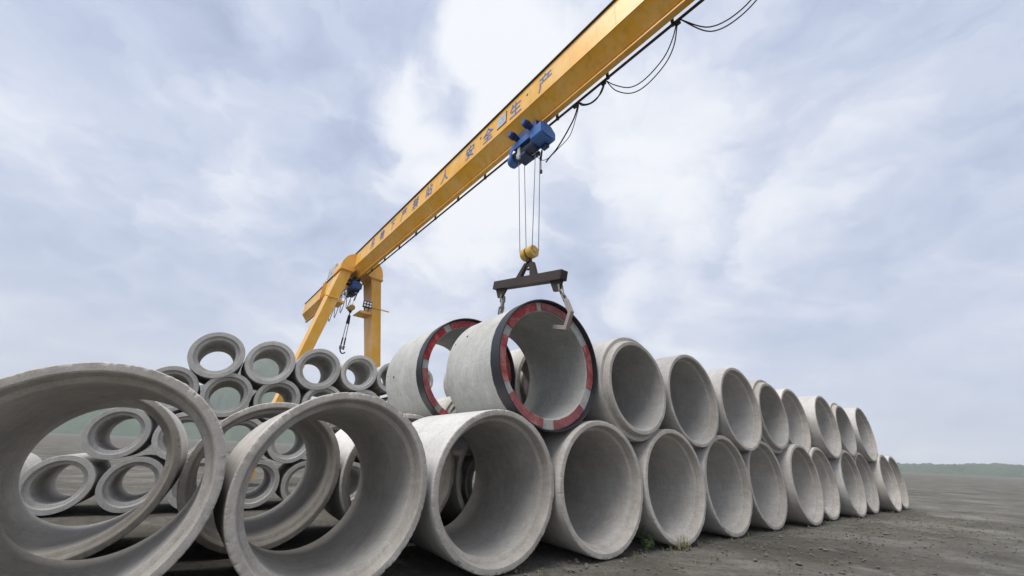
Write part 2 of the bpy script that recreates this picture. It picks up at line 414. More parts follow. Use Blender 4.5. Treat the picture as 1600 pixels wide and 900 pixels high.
def socket_profile(R=1., L=2.05, bore=.84, rec=.905, depth=.13):
    return [(L, R * .985, 0, 0), (L - .02, R, 0, 0), (L * .6, R, 0, 0), (.3, R, 0, 0), (.10, R, 0, 0), (.035, R, 0, .35), (.012, R * .998, 1, .8), (0, R * .99, 1, 1.), (0, R * .965, 1, 0),
            (0, R * (rec + .02), 1, 0), (.012, R * (rec + .006), 1, 0), (depth * .5, R * (rec - .006), 1, 0), (depth, R * (rec - .014), 1, 0), (depth + .012, R * (bore + .022), 1, 0), (depth + .03, R * (bore + .004), 0, 0),
            (depth + .05, R * bore, 0, 0), (L * .5, R * bore, 0, 0), (L - .02, R * bore, 0, 0), (L, R * (bore + .015), 0, 0)]
def spigot_profile(R=1., L=2.05, bore=.80):
    return [(L, R * .985, 0, 0), (L - .02, R, 0, 0), (L * .6, R, 0, 0), (.3, R, 0, 0), (.04, R, 0, 0), (0.0, R * .985, 1, .3), (-.003, R * .935, 1, 0), (.0, R * .915, 1, 0), (-.03, R * .905, 1, 0), (-.035, R * .895, 1, 0), (-.055, R * .895, 1, 0),
            (-.06, R * .90, 1, 0), (-.10, R * .885, 1, 0), (-.115, R * .872, 1, .2), (-.115, R * (bore + .014), 1, 0), (-.10, R * bore, 0, 0), (.1, R * bore, 0, 0), (L * .5, R * bore, 0, 0), (L - .02, R * bore, 0, 0), (L, R * (bore + .015), 0, 0)]
def place(o, s, t, zb, yaw=0., pitch=0.):
    o.location = RW(s, t, zb); o.rotation_euler = (R2D(pitch), 0, AZ + R2D(yaw)); return o

BIG = 'big concrete pipes in the front row'
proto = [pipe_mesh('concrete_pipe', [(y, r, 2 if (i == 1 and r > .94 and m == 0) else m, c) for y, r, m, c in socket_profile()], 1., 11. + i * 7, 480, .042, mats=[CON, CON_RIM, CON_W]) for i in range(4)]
def big_pipe(k, s, t, zb, label, first=False, yaw=0., pitch=0., group=BIG, m=None):
    o = proto[k] if first else proto[k].copy()
    if not first: COL.objects.link(o)
    tag(o, label, 'pipe', group); place(o, s, t, zb, yaw, pitch); return o
big_pipe(0, 1.26, 4.676, 0, 'big concrete pipe with a wide open mouth, left of the pipe with sunlit top', True, yaw=1.5, pitch=-2.2)
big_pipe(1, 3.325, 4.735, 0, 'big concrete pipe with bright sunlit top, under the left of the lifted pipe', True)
big_pipe(2, 5.337, 4.643, 0, 'big concrete pipe on the ground under the right side of the lifted pipe', True)
big_pipe(3, 7.377, 4.629, 0, 'big concrete pipe on the ground with weeds and grass at its mouth', True)
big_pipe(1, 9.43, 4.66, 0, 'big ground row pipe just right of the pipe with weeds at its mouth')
big_pipe(0, -.80, 4.70, 0, 'leftmost big pipe of the ground row, left of the wide open mouth')
FAR = 'big ground row pipes receding to the right'
NTH = ['second', 'third', 'fourth', 'fifth', 'sixth', 'seventh', 'eighth', 'ninth', 'tenth']
for i in range(7): big_pipe((2, 0, 3, 1)[i % 4], 11.48 + 2.055 * i + .02 * math.sin(i * 5.), 4.64 + (.07, -.09, .12, -.03, .10, -.12, .04)[i], 0, 'ground row pipe, %s to the right of the pipe with weeds at its mouth' % NTH[i], group=FAR)
UP = 'upper row pipes'
sp = pipe_mesh('concrete_pipe', spigot_profile(1., 2.05), 1., 61., 200, .008, mats=[CON_S, CON_RIM])
tag(sp, 'upper row pipe with a stepped tongue end, right beside the lifted ringed pipe', 'pipe', UP); place(sp, 6.42, 4.72, 1.715)
up2 = pipe_mesh('concrete_pipe', socket_profile(1., 2.05, .86, .915, .12), 1., 71., 200, .010, mats=[CON_S, CON_RIM])
tag(up2, 'upper row pipe with a plain socket mouth, right of the tongue ended pipe', 'pipe', UP); place(up2, 8.44, 4.631, 1.70)
for i in range(6):
    o = (sp if i % 3 == 1 else up2).copy(); COL.objects.link(o); place(o, 10.49 + 2.055 * i, 4.66 + (-.10, .09, .16, -.06, .12, -.08)[i], 1.71)
    tag(o, 'upper row pipe, %s to the right of the tongue ended upper pipe' % NTH[i], 'pipe', 'upper row pipes receding to the right')
# second row behind
ROW2 = 'big pipes in the second row'
for k, s, t, lab in ((3, .80, 7.05, 'second row pipe whose right rim shows through the wide open mouth'),
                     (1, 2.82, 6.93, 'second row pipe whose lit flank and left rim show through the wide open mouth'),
                     (0, 4.86, 6.93, 'second row pipe directly behind the ground pipe under the right side of the lifted one'),
                     (2, 6.90, 6.95, 'second row pipe directly behind the ground row pipe with weeds'),
                     (2, -1.24, 7.02, 'second row pipe furthest to the left')):
    big_pipe(k, s, t, 0, lab, group=ROW2)
o = up2.copy(); COL.objects.link(o); o.scale = (1.1, 1, 1.1); place(o, 6.12, 6.72, 1.76); tag(o, 'upper pipe in the second row glimpsed through the bore of the lifted ringed pipe', 'pipe', 'upper pipes in the second row')
o = up2.copy(); COL.objects.link(o); place(o, 8.02, 7.0, 1.72); tag(o, 'upper pipe in the second row hidden behind the tongue ended upper pipe', 'pipe', 'upper pipes in the second row')

# ------------------------------------------------------------------ steel collared pipes
def ringed_pipe(label, s, t, zc, R, L, bore, pads, seed, yaw=0., pitch=0.):
    root = thing('concrete_pipe', label, 'pipe', group='steel collared jacking pipes')
    place(root, s, t, zc - R, yaw, pitch)
    D = .098
    prof = [(L, R * .975, 0, 0), (L - .02, R * .995, 0, 0), (L * .6, R * .995, 0, 0), (.5, R * .995, 0, 0), (.2, R * .995, 0, 0), (D + .02, R * .99, 0, 0), (D, R * .97, 1, 0), (D, R * .90, 1, 0), (D, bore + .012, 1, 0), (D + .012, bore, 0, 0), (L * .35, bore, 0, 0), (L * .7, bore, 0, 0), (L - .02, bore, 0, 0), (L, bore + .02, 0, 0)]
    b = pipe_mesh('pipe_barrel', prof, R, seed, 200, 0, mats=[CON_G, CON_G]); b.parent = root
    # steel collar standing proud of the joint face
    mb = MB(); N = 240; vs = []; prof = [(.002, R * 1.004), (.001, R * .986), (D + .004, R * .972), (.238, R * .972), (.24, R * 1.004)]
    k = len(prof)
    for i in range(N):
        th = 2 * math.pi * i / N; rag = mnoise.noise(Vector((math.cos(th) * 9, math.sin(th) * 9, seed))) * .014 + mnoise.noise(Vector((math.cos(th) * 40, math.sin(th) * 40, seed))) * .008
        for q, (y, r) in enumerate(prof):
            yy = y + (rag if q >= 3 else 0); vs.append((r * math.cos(th) * S, yy * S, R * S + r * math.sin(th) * S))
    for i in range(N):
        j = (i + 1) % N
        for q in range(k): mb.f.append([i * k + q, j * k + q, j * k + (q + 1) % k, i * k + (q + 1) % k]); mb.m.append(0)
    mb.v = [Vector(v) for v in vs]
    mb.build('steel_collar', BLK, root)
    for a0, a1 in pads:
        mb = MB(); n = max(4, int(abs(a1 - a0) / 2)); vs = []; ri, ro = bore + .006, R * .968
        for i in range(n + 1):
            th = R2D(a0 + (a1 - a0) * i / n)
            ja = .011 * mnoise.noise(Vector((th * 7, a0, seed))); jb = .011 * mnoise.noise(Vector((th * 9, a1, seed + 3)))
            for y, r in ((D - .022, ri + .008 + ja), (D - .024, ro - .008 + jb), (D - .001, ro - .008 + jb), (D - .001, ri + .008 + ja)):
                vs.append((r * math.cos(th) * S, y * S, R * S + r * math.sin(th) * S))
        for i in range(n):
            for q in range(4): mb.f.append([i * 4 + q, (i + 1) * 4 + q, (i + 1) * 4 + (q + 1) % 4, i * 4 + (q + 1) % 4]); mb.m.append(0)
        mb.f += [[0, 1, 2, 3], [n * 4 + q for q in (3, 2, 1, 0)]]; mb.m += [0, 0]
        mb.v = [Vector(v) for v in vs]
        mb.build('joint_pad', PAD, root)
    return root
def hole_plug(root, R, th, y, r=.028):
    mb = MB(); n = Vector((math.cos(th), 0, math.sin(th))); c = n * (R * S) + Vector((0, y * S, R * S))
    mb.cyl(c - n * .03, c + n * .004, r, r * .9, 10)
    mb.build('lifting_socket', BLACK, root)
UCR = 1.101
uc = ringed_pipe('pipe hung from the spreader beam, black steel collar and red pads round its mouth', 4.287, 4.74, 2.855, UCR, 1.765, .909,
                 [(56.5, 101.2), (108.2, 151.4), (162.6, 205.5), (216.9, 262), (276, 318.8), (342.1, 388.4)], 21.)
hole_plug(uc, UCR, R2D(152), 1.28); hole_plug(uc, UCR, R2D(158), 1.62, .016)
ul = ringed_pipe('collared pipe with red pads half hidden behind the lifted pipe, left of it', 3.90, 6.75, 2.915, UCR, 1.9, .92,
                 [(132.4, 175), (185, 228.3), (235.1, 280), (290, 335), (345, 390), (40, 122.9)], 33., yaw=.8)
hole_plug(ul, UCR, R2D(186), 1.40, .030); hole_plug(ul, UCR, R2D(183), 1.75, .014); hole_plug(ul, UCR, R2D(168), .05, .045)

# ------------------------------------------------------------------ small pipes stacked far behind
sm = pipe_mesh('concrete_pipe', [(y, r, m, c) for (y, r, m, c) in socket_profile(.5, 1.7, .66, .80, .09)], .5, 91., 72, .006, mats=[CON_S, CON_S])
sm_first = [True]
def small(s, t, zc, R, label, group):
    o = sm if sm_first[0] else sm.copy()
    if not sm_first[0]: COL.objects.link(o)
    sm_first[0] = False
    place(o, s, t, zc - R); o.scale = (R / .5, 1, R / .5); tag(o, label, 'pipe', group); return o
TOPS = 'small pipes on top of the rear stack'
small(1.83, 11.39, 3.28, .555, 'small pipe on top of the rear stack framing a blue hill', TOPS)
small(2.90, 11.39, 3.34, .50, 'small pipe on top of the rear stack, just right of the far hook', TOPS)
small(3.85, 11.39, 3.34, .44, 'small pipe on top of the rear stack, just left of the half hidden collared pipe', TOPS)
small(4.76, 11.39, 3.36, .44, 'small pipe on top of the rear stack seen through the half hidden collared pipe', TOPS)
for i in range(2): small(.70 - 1.12 * i, 11.39, 3.27, .55, 'small pipe atop the rear stack, %s to the left of the hill framing one' % (['first'] + NTH)[i], 'small pipes at the left of the rear stack top')
LOW = 'small pipes low in the rear stack'
TIER = ['third tier', 'second tier', 'bottom tier']
for j, z in enumerate((2.40, 1.46, .52)):
    for i in range(7 + j):
        small(5.4 - 1.06 * i - .53 * (1 - j % 2) + .45, 11.42, z, .505, 'small pipe in the rear stack, %s, %s from its right end' % (TIER[j], (['first'] + NTH + ['eleventh'])[i]), LOW)
mids = pipe_mesh('concrete_pipe', spigot_profile(.75, 1.75, .80), .75, 97., 120, .006, mats=[CON, CON_RIM])
mfirst = True
for s, z, lab in ((5.2, 2.06, 'mid sized pale pipe with a stepped rim seen through the half hidden collared pipe'), (6.75, 2.06, 'mid sized third row pipe in the second tier, right of the stepped rim one'),
                  (7.45, 3.36, 'mid sized pipe highest in the third row, right of the other highest one'), (5.95, 3.36, 'mid sized pale pipe standing highest in the third row, left of the lifted pipe'),
                  (4.42, .75, 'mid sized third row pipe on the ground, leftmost of its tier'), (5.98, .75, 'mid sized third row pipe on the ground, middle of its tier'), (7.52, .75, 'mid sized third row pipe on the ground, rightmost of its tier')):
    o = mids if mfirst else mids.copy()
    if not mfirst: COL.objects.link(o)
    mfirst = False
    place(o, s, 8.95, z - .75); tag(o, lab, 'pipe', 'mid sized pipes in the third row')

# ------------------------------------------------------------------ gantry crane
crane = thing('gantry_crane', 'yellow gantry crane with blue lettering on its long girder and splayed box legs', 'crane', P0, GAZ)
GE = .5; ZT, ZL, ZF = 11.86, 10.96, 10.42
mb = MB()
PA, PB = -17., 26.
GC, GR = -.11, .28
sec = [(-GE, ZT), (-GE, ZL), (GC - .055, 10.56), (GC + .055, 10.56), (GR, ZL), (GR, ZT)]
mb.prism(sec, PA, PB)
mb.build('girder', YEL, crane, smooth=False)
mb = MB(); mb.box(GC - .02, GC + .02, PA, PB, 10.46, 10.57); mb.box(GC - .075, GC + .075, PA + .002, PB - .002, ZF, 10.47); mb.build('hoist_track', YEL, crane, smooth=False)
mb = MB(); mb.box(-GE - .05, GR + .05, PA - .003, PB + .003, ZT, ZT + .03); mb.build('top_plate', RUST, crane, smooth=False)  # dark colour paints in the shadow line along the girder's top edge
mb = MB(); mb.box(-GE - .012, -GE + .01, PA, PB, ZL - .006, ZL + .02); mb.build('weld_bead', YEL, crane, smooth=False)
for p in (-9.2, -3.4, 3.38, 5.06, 8.7, 12.4, 19.2):
    mb = MB(); mb.box(-GE - .006, -GE + .01, p, p + .028, ZL + .025, ZT - .005); mb.build('weld_seam', YEL, crane, smooth=False)
# painted lettering, read from the far end towards the camera
CH = [('吊', 11.73), ('物', 10.49), ('下', 9.25), ('严', 8.05), ('禁', 6.88), ('站', 5.68), ('人', 4.45), ('安', 2.72), ('全', 1.66), ('生', .25), ('产', -1.03)]
fc = bpy.data.curves.new('lettering', 'FONT'); fc.size = .62; fc.align_x = 'CENTER'; fc.offset = 0
fo = bpy.data.objects.new('lettering', fc); COL.objects.link(fo)
for ch, p in CH:
    fc.body = ch; bpy.context.view_layer.update()
    dg = bpy.context.evaluated_depsgraph_get()
    me = bpy.data.meshes.new_from_object(fo.evaluated_get(dg))
    ys = [v.co.y for v in me.vertices]; xs = [v.co.x for v in me.vertices]
    cx, cy = (min(xs) + max(xs)) / 2, (min(ys) + max(ys)) / 2
    vs, fs, nv = [], [], len(me.vertices)
    for q, (ox, oy) in enumerate(((-.011, -.008), (.011, -.008), (0, .011))):      # thick brushed strokes: overlapping coats
        vs += [(-GE - .004 - .0012 * q, p - (v.co.x - cx + ox) * .95, 11.41 + v.co.y - cy + oy) for v in me.vertices]
        fs += [[i + q * nv for i in f.vertices] for f in me.polygons]
    me = bpy.data.meshes.new('painted_character'); me.from_pydata(vs, [], fs)
    me.materials.clear(); me.materials.append(LETTER)
    o = bpy.data.objects.new('painted_character', me); COL.objects.link(o); o.parent = crane
bpy.data.objects.remove(fo)
mb = MB(); mb.box(-GE - .014, -GE - .001, .70, 1.14, 11.22, 11.66); mb.build('maker_plate', PLATE, crane, smooth=False)
mb = MB(); mb.box(-GE - .018, -GE - .001, .68, .698, 11.20, 11.68); mb.box(-GE - .018, -GE - .001, .698, 1.15, 11.20, 11.218); mb.build('plate_edge', RUST, crane, smooth=False)
for p, z in ((-.28, 11.52), (2.10, 11.57), (13.6, 11.5)):
    mb = MB(); mb.cyl((-GE - .004, p, z), (-GE + .02, p, z), .045, n=14); mb.build('bolt_hole', BLACK, crane)
# legs
PF, PBK = 14.2, 15.5
def leg(sg):
    mb = MB()
    def o_(z): return sg * (1.13 + .187 * (10.6 - z))
    def i_(z): return sg * (.56 + .205 * (10.6 - z))
    zt, zb = 10.6, .62
    dz = .10
    vs = []
    for z, ins in ((zb, .18), (zt, 0)):
        vs += [(o_(z), PF + ins, z), (i_(z), PF + ins, z), (i_(z), PBK - ins, z), (o_(z), PBK - ins, z)]
    mb.add(vs, [(0, 1, 2, 3), (7, 6, 5, 4), (0, 4, 5, 1), (1, 5, 6, 2), (2, 6, 7, 3), (3, 7, 4, 0)])
    l = mb.build('leg', YEL, crane, smooth=False)
    mb = MB(); a, b = sorted((sg * 1.22, sg * .47)); mb.box(a, b, PF - .09, PBK + .09, 10.60, 10.63); mb.box(a, b, PF - .09, PBK + .09, 10.645, 10.675); mb.build('flange', YEL, l, smooth=False)
    z = 8.88; mb = MB(); a, b = sorted((o_(z) + sg * .05, i_(z) - sg * .05)); mb.box(a, b, PF - .02, PF + .02, z, z + .05)
    if sg > 0: mb.box(b, b + .42, PF - .02, PF + .02, z - .02, z + .04)
    else: mb.box(a - .1, a, PF - .02, PF + .02, z, z + .05)
    mb.build('stiffener', YEL, l, smooth=False)
    # rounded shoulder hugging the girder
    pl = [(1.20, 10.676), (1.19, 10.95), (1.13, 11.2), (1.02, 11.42), (.88, 11.58), (.70, 11.70), (.501, 11.79), (.501, 10.955), (.36, 10.83), (.43, 10.74), (.50, 10.676)]
    if sg > 0: pl = pl[:6] + [(.50, 11.79), (.281, 11.80), (.281, 10.955), (.20, 10.85), (.36, 10.74), (.47, 10.676)]
    mb = MB(); mb.prism([(sg * x, z) for x, z in pl], PF + .01, PBK - .01); mb.build('shoulder', YEL, crane, smooth=False)
    # access platform
    zp = 8.80 if sg < 0 else 8.55; ein = -.55 if sg < 0 else .33; e0, e1 = sorted((ein, i_(zp) + sg * .02)); mb = MB(); mb.box(e0, e1, PF + .1, PBK - .05, zp, zp + .05); mb.box(e0, e1, PF + .06, PF + .1, zp - .06, zp + .06)
    pf = mb.build('platform', YEL, l, smooth=False)
    if sg < 0:
        for pp in (PF + .12, PBK - .1):
            for zz_ in (.30, .60):
                mb = MB(); mb.tube([(ein, pp, zp + zz_), (i_(zp) * .98, pp, zp + zz_)], .024); mb.build('railing', WHITE, l)
            for e in (ein - .02, i_(zp) * .8):
                mb = MB(); mb.tube([(e, pp, zp + .05), (e, pp, zp + .62)], .022); mb.build('railing_post', WHITE, l)
    # sill beam and wheels
    mb = MB(); a, b = sorted((sg * 2.55, sg * 3.2)); mb.box(a, b, PF - .25, PBK + .25, .25, .62); mb.build('sill', YEL, l, smooth=False)
    for pp in (PF + .1, PBK - .1):
        mb = MB(); mb.cyl((sg * 2.75, pp, .2), (sg * 3.0, pp, .2), .2, n=18); mb.build('wheel', RUST, l)
    return l
leg(-1); leg(1)
mb = MB()
for sg in (1,): pass
mb.box(-.62, -.50, 20.15, 20.2, 10.7, 11.95); mb.box(-.62, -.50, 20.55, 20.6, 10.7, 11.95)
for i in range(6): mb.box(-.60, -.57, 20.2, 20.55, 10.8 + .2 * i, 10.83 + .2 * i)
mb.build('ladder', YEL, crane, smooth=False)
# cable rail beside the track
mb = MB(); mb.box(.31, .355, PA, PB - 1, 10.78, 10.835); mb.build('cable_rail', BLACK, crane, smooth=False)
pp = 11.87 - 1.8 * 12
while pp < 24:
    mb = MB(); mb.box(.30, .365, pp - .035, pp + .035, 10.765, 10.85); mb.box(.283, .34, pp - .03, pp + .03, 10.80, 11.06); mb.build('rail_bracket', BLACK, crane, smooth=False); pp += 1.8
# electrical cabinet on the girder
cab = thing('control_cabinet', 'pale grey electrical cabinet on top of the crane girder behind the leg', 'cabinet', GW(-.15, 19.2, ZT + .03), GAZ)
mb = MB(); mb.box(-.42, .3, -.75, .6, 0.002, .78); mb.build('cabinet_body', GREY, cab, smooth=False)
mb = MB(); mb.box(-.435, -.42, -.05, .0, .25, .4); mb.build('handle', BLACK, cab)
mb = MB()
for yy in (-.9, .8): mb.tube([(-.40, yy, 0), (-.40, yy, .8)], .02)
mb.tube([(-.40, -.9, .8), (-.40, .8, .8)], .02); mb.build('guard_rail', GREY, cab)
# floodlights on the right leg platform
fl = thing('floodlight', 'six lamp floodlight panel on the right crane leg platform', 'floodlight', GW(.52, PF + .0, 8.601), GAZ)
mb = MB(); mb.box(-.12, .36, -.04, .06, .20, .58); mb.build('lamp_panel', BLACK, fl, smooth=False)
for i in range(3):
    for j in range(2):
        mb = MB(); c = (-.04 + .16 * i, -.062, .31 + .16 * j); mb.cyl(c, (c[0], -.03, c[2]), .062, n=12); mb.build('lamp', LENS, fl)
for x in (.0, .22): mb = MB(); mb.box(x, x + .04, 0.061, .10, .002, .5); mb.build('bracket', BLACK, fl, smooth=False)

# ------------------------------------------------------------------ hoist
def make_hoist(label, p, ropes_to=None, BLU=BLU):
    zb = 9.46; o3 = (0, 0, zb)
    root = thing('electric_hoist', label, 'hoist', GW(0, p, zb), GAZ, 'electric hoists on the crane girder')
    def B(mb, name, m, par=root, **k): return mb.build(name, m, par, off=o3, **k)
    # trolley on the bottom flange
    for sg in (-1, 1):
        mb = MB(); a, b = sorted((sg * .15, sg * .18)); mb.prism([(-.50, 10.10), (.40, 10.10), (.36, 10.55), (-.46, 10.55)], GC + a, GC + b, axis='x'); B(mb, 'trolley_plate', NAVY, smooth=False)
        for yy in (-.40, -.12, .10, .32):
            mb = MB(); mb.cyl((GC + sg * .03, yy, 10.53), (GC + sg * .15, yy, 10.53), .058, n=16); B(mb, 'trolley_wheel', RUST)
    for y in (-.50, .30): mb = MB(); mb.box(GC - .149, GC + .149, y, y + .08, 10.12, 10.24); B(mb, 'cross_tie', NAVY, smooth=False)
    # two travel motors pointing out to the left
    for yy in (-.33, .27):
        mb = MB(); z = 10.28
        mb.cyl((-.262, yy, z), (-.36, yy, z), .075, n=16); mb.cyl((-.36, yy, z), (-.44, yy, z), .10, .085, n=16)
        m_ = B(mb, 'travel_motor', NAVY)
        mb = MB(); mb.cyl((-.44, yy, z), (-.60, yy, z), .098, n=18)
        for k in range(10):
            th = 2 * math.pi * k / 10
            mb.box(-.585, -.45, yy + .10 * math.cos(th) - .008, yy + .10 * math.cos(th) + .008, z + .10 * math.sin(th) - .008, z + .10 * math.sin(th) + .008)
        B(mb, 'motor_body', NAVY, m_)
        mb = MB(); mb.cyl((-.60, yy, z), (-.67, yy, z), .105, .092, n=18); B(mb, 'fan_cover', NAVY2, m_)
    # side plate with its hanging foot
    mb = MB(); mb.prism([(-.70, 10.12), (.47, 10.12), (.56, 10.03), (.56, 9.68), (.47, 9.68), (.43, 9.90), (-.35, 9.90), (-.70, 9.88)], -.40, -.375, axis='x'); B(mb, 'side_plate', BLU, smooth=False)
    mb = MB(); mb.box(-.374, .15, -.68, .52, 10.06, 10.115); B(mb, 'top_frame', BLU, smooth=False)
    # gear housing, eight sided
    mb = MB(); pl = [(-.41, 9.78), (-.36, 9.72), (.10, 9.72), (.15, 9.80), (.15, 10.02), (-.02, 10.17), (-.24, 10.20), (-.41, 10.13)]
    mb.prism(pl, -.80, -.36); g_ = B(mb, 'gear_housing', BLU, smooth=False)
    mb = MB(); mb.prism([(x * .82 - .02, 9.93 + (z - 9.93) * .82) for x, z in pl], -.825, -.801); B(mb, 'cover_plate', BLU, g_, smooth=False)
    mb = MB(); mb.box(-.05, .10, -.62, -.42, 9.63, 9.719); B(mb, 'oil_sump', NAVY, smooth=False)
    # rope drum, guide and end motor
    mb = MB(); c = (-.14, 9.80); mb.cyl((c[0], -.36, c[1]), (c[0], .50, c[1]), .17, n=24)
    d_ = B(mb, 'rope_drum', NAVY)
    mb = MB()
    for k in range(14): y = -.30 + k * .055; mb.cyl((c[0], y, c[1]), (c[0], y + .022, c[1]), .178, n=24)
    B(mb, 'rope_wraps', ROPE, d_)
    mb = MB(); mb.cyl((c[0], .50, c[1]), (c[0], .74, c[1]), .185, n=24); mb.cyl((c[0], .74, c[1]), (c[0], .80, c[1]), .185, .13, n=24); B(mb, 'drum_motor', BLU)
    mb = MB(); mb.box(-.36, -.30, .14, .24, 9.50, 9.92); mb.box(-.37, -.29, .12, .26, 9.56, 9.68); B(mb, 'rope_guide', GREY, smooth=False)
    mb = MB(); mb.box(-.32, .06, -.05, .34, 9.56, 9.64); mb.box(-.02, .06, -.30, .0, 9.55, 9.66); B(mb, 'frame_block', NAVY, smooth=False)
    if ropes_to:
        for a, b in ropes_to: mb = MB(); mb.tube([a, b], .011, 6); B(mb, 'wire_rope', ROPE)
    return root
ZBK = 6.44
E0 = .0
r1 = []
for (ea, pa, eb, pb) in ((-.24, .30, -.115, .23), (-.02, .30, .09, .21), (-.10, -.26, -.09, -.21), (.06, -.28, .115, -.23)):
    r1.append(((ea + E0, pa, 9.62), (eb + E0, pb, ZBK + .02)))
h1 = make_hoist('blue electric hoist above the lifted pipe, halfway along the crane girder', 0., r1)
mb = MB(); mb.tube(smooth_path([(.08, -.34, 9.70), (.075, -.32, 9.5), (.085, -.30, 9.36)]), .026); mb.tube([(.085, -.30, 9.37), (.10, -.29, 8.98)], .015); mb.cyl((.10, -.29, 9.02), (.10, -.29, 8.93), .042, n=10); mb.build('limit_weight', BLACK, h1, off=(0, 0, 9.46))
h2 = make_hoist('dark blue electric hoist between the far crane legs', 15.0, [((-.12, .05, 9.62), (-.05, .06, 8.92)), ((.06, -.10, 9.62), (.05, -.04, 8.92))], NAVY2)
mb = MB(); mb.tube([(.10, -.3, 9.7), (.075, -.12, 9.25)], .03); mb.build('limit_weight', BLACK, h2, off=(0, 0, 9.46))

def hook_block(label, e, p, z, sc_=1.):
    root = thing('hook_block', label, 'hook block', GW(e, p, z), GAZ, 'yellow hook blocks')
    for sg in (-1, 1):
        mb = MB(); y0, y1 = sorted((sg * .035, sg * .185))
        mb.cyl((0, y0, 0), (0, y1, 0), .168, n=28); y2 = y1 + .02 if sg > 0 else y0 - .02
        mb.cyl((0, y1 if sg > 0 else y0, 0), (0, y2, 0), .168, .145, n=28); s_ = mb.build('sheave_cover', YBL, root)
        mb = MB(); yy = y2; mb.cyl((0, yy, 0), (0, yy + sg * .03, 0), .045, n=12); mb.build('axle_cap', YBL, s_)
    mb = MB(); mb.cyl((0, -.034, 0), (0, .034, 0), .12, n=20); mb.build('sheave', RUST, root)
    mb = MB(); mb.box(-.06, .06, -.055, .055, -.26, -.165); mb.build('crosshead', RUST, root, smooth=False)
    mb = MB(); pts = [(0, 0, -.24), (0, 0, -.30)]
    for k in range(10):
        th = R2D(80 - k * 27); pts.append((.0, .075 * math.cos(th) , -.385 + .075 * math.sin(th)))
    mb.tube(pts, .028, 8); mb.build('hook', RUST, root)
    return root
hb = hook_block('yellow hook block with two round covers hanging above the spreader beam', 0.0, 0., ZBK)
hb.rotation_euler = (0, 0, GAZ)
hook_block('small yellow hook block hanging between the far crane legs', .03, 15., 8.82)

# ------------------------------------------------------------------ spreader beam, chains and hooks; local frame: y back along the pipes
PB0 = Vector((.388, 8.59, 0))
def SW(x, t, z): return PB0 + wv * x + av * t + Vector((0, 0, z))
T0, Z0, T1, Z1 = -1.29, 5.355, 1.44, 5.985
tilt = math.atan2(Z1 - Z0, T1 - T0); LB = math.hypot(T1 - T0, Z1 - Z0)
sb = thing('spreader_beam', 'dark rusty steel spreader beam hanging tilted above the lifted pipe', 'spreader beam', SW(0, (T0 + T1) / 2, (Z0 + Z1) / 2), AZ)
sb.rotation_euler = (tilt, 0, AZ)
mb = MB(); mb.box(-.10, .10, -LB / 2, LB / 2, -.112, .112); mb.build('beam', RUST, sb, smooth=False)
mb = MB()
for sg in (-1, 1):
    y = sg * LB / 2; a, b = sorted((y, y + sg * .012)); mb.box(-.085, .085, a, b, -.098, .098)
mb.build('end_cap', RUST, sb, smooth=False)
for y in (-LB / 2 + .16, LB / 2 - .33):
    mb = MB(); mb.prism([(y - .26 if y > 0 else y - .14, -.113), (y + .26, -.113), (y + .09, -.36), (y - .09, -.36)], -.03, .03, axis='x'); mb.build('end_lug', RUST, sb, smooth=False)
for sg, (yb0, yb1, yt0, yt1) in ((1, (.24, .44, .05, .16)), (-1, (-.42, -.17, -.19, -.05))):
    mb = MB(); mb.prism([(yb0, .113), (yb1, .113), (yt1, .49), (yt0, .49)], -.045, .045, axis='x'); mb.build('bracket_plate', RUST, sb, smooth=False)
mb = MB(); mb.cyl((0, -.19, .42), (0, .16, .42), .034, n=12); mb.build('pin', RUST, sb)

def link_mesh():
    mb = MB(); n, m = 14, 6; lx, ry = .034, .024; r = .0135; vs = []
    for i in range(n):
        th = 2 * math.pi * i / n; cx = ry * math.cos(th); cz = ry * math.sin(th) + (lx if math.sin(th) > 0 else -lx)
        dx, dz = math.cos(th), math.sin(th)
        for k in range(m):
            ph = 2 * math.pi * k / m; vs.append((cx + dx * r * math.cos(ph), r * math.sin(ph), cz + dz * r * math.cos(ph)))
    mb.add(vs, [(i * m + k, i * m + (k + 1) % m, ((i + 1) % n) * m + (k + 1) % m, ((i + 1) % n) * m + k) for i in range(n) for k in range(m)])
    return mb.build('chain_link', CHAIN)
LINK = link_mesh(); link_used = [False]
def chain(label, pts, sc_=1.75):
    root = thing('lifting_chain', label, 'chain', pts[-1], 0, 'chains of the spreader beam')
    P = [Vector(p) for p in pts]; L = sum((P[i + 1] - P[i]).length for i in range(len(P) - 1))
    step = .092 * sc_; n = max(2, round(L / step)); 
    def at(d):
        for i in range(len(P) - 1):
            l = (P[i + 1] - P[i]).length
            if d <= l or i == len(P) - 2: return P[i].lerp(P[i + 1], d / l), (P[i + 1] - P[i]).normalized()
            d -= l
    for k in range(n):
        p, d = at((k + .5) * L / n)
        o = LINK if not link_used[0] else LINK.copy()
        if link_used[0]: COL.objects.link(o)
        link_used[0] = True
        q = d.to_track_quat('Z', 'Y'); rot = q.to_matrix().to_4x4() @ Matrix.Rotation(R2D(90 * (k % 2) + 25), 4, 'Z')
        o.parent = root
        o.matrix_local = Matrix.Translation(p - P[-1]) @ rot @ Matrix.Diagonal((sc_, sc_, L / n / .092 * 1.0, 1))
    return root
chain('steel chain at the near right end of the spreader beam above the bent hook', [SW(0, -1.165, 5.16), SW(.0, -1.20, 4.98), SW(0, -1.335, 4.73)])
chain('second steel chain beside the near right end chain of the spreader beam', [SW(.06, -1.12, 5.10), SW(.07, -1.16, 4.97), SW(.04, -1.24, 4.86)], 1.5)
chain('steel chain at the far left end of the spreader beam', [SW(0, 1.10, 5.60), SW(.0, 1.12, 5.3), SW(0, 1.22, 4.93)])
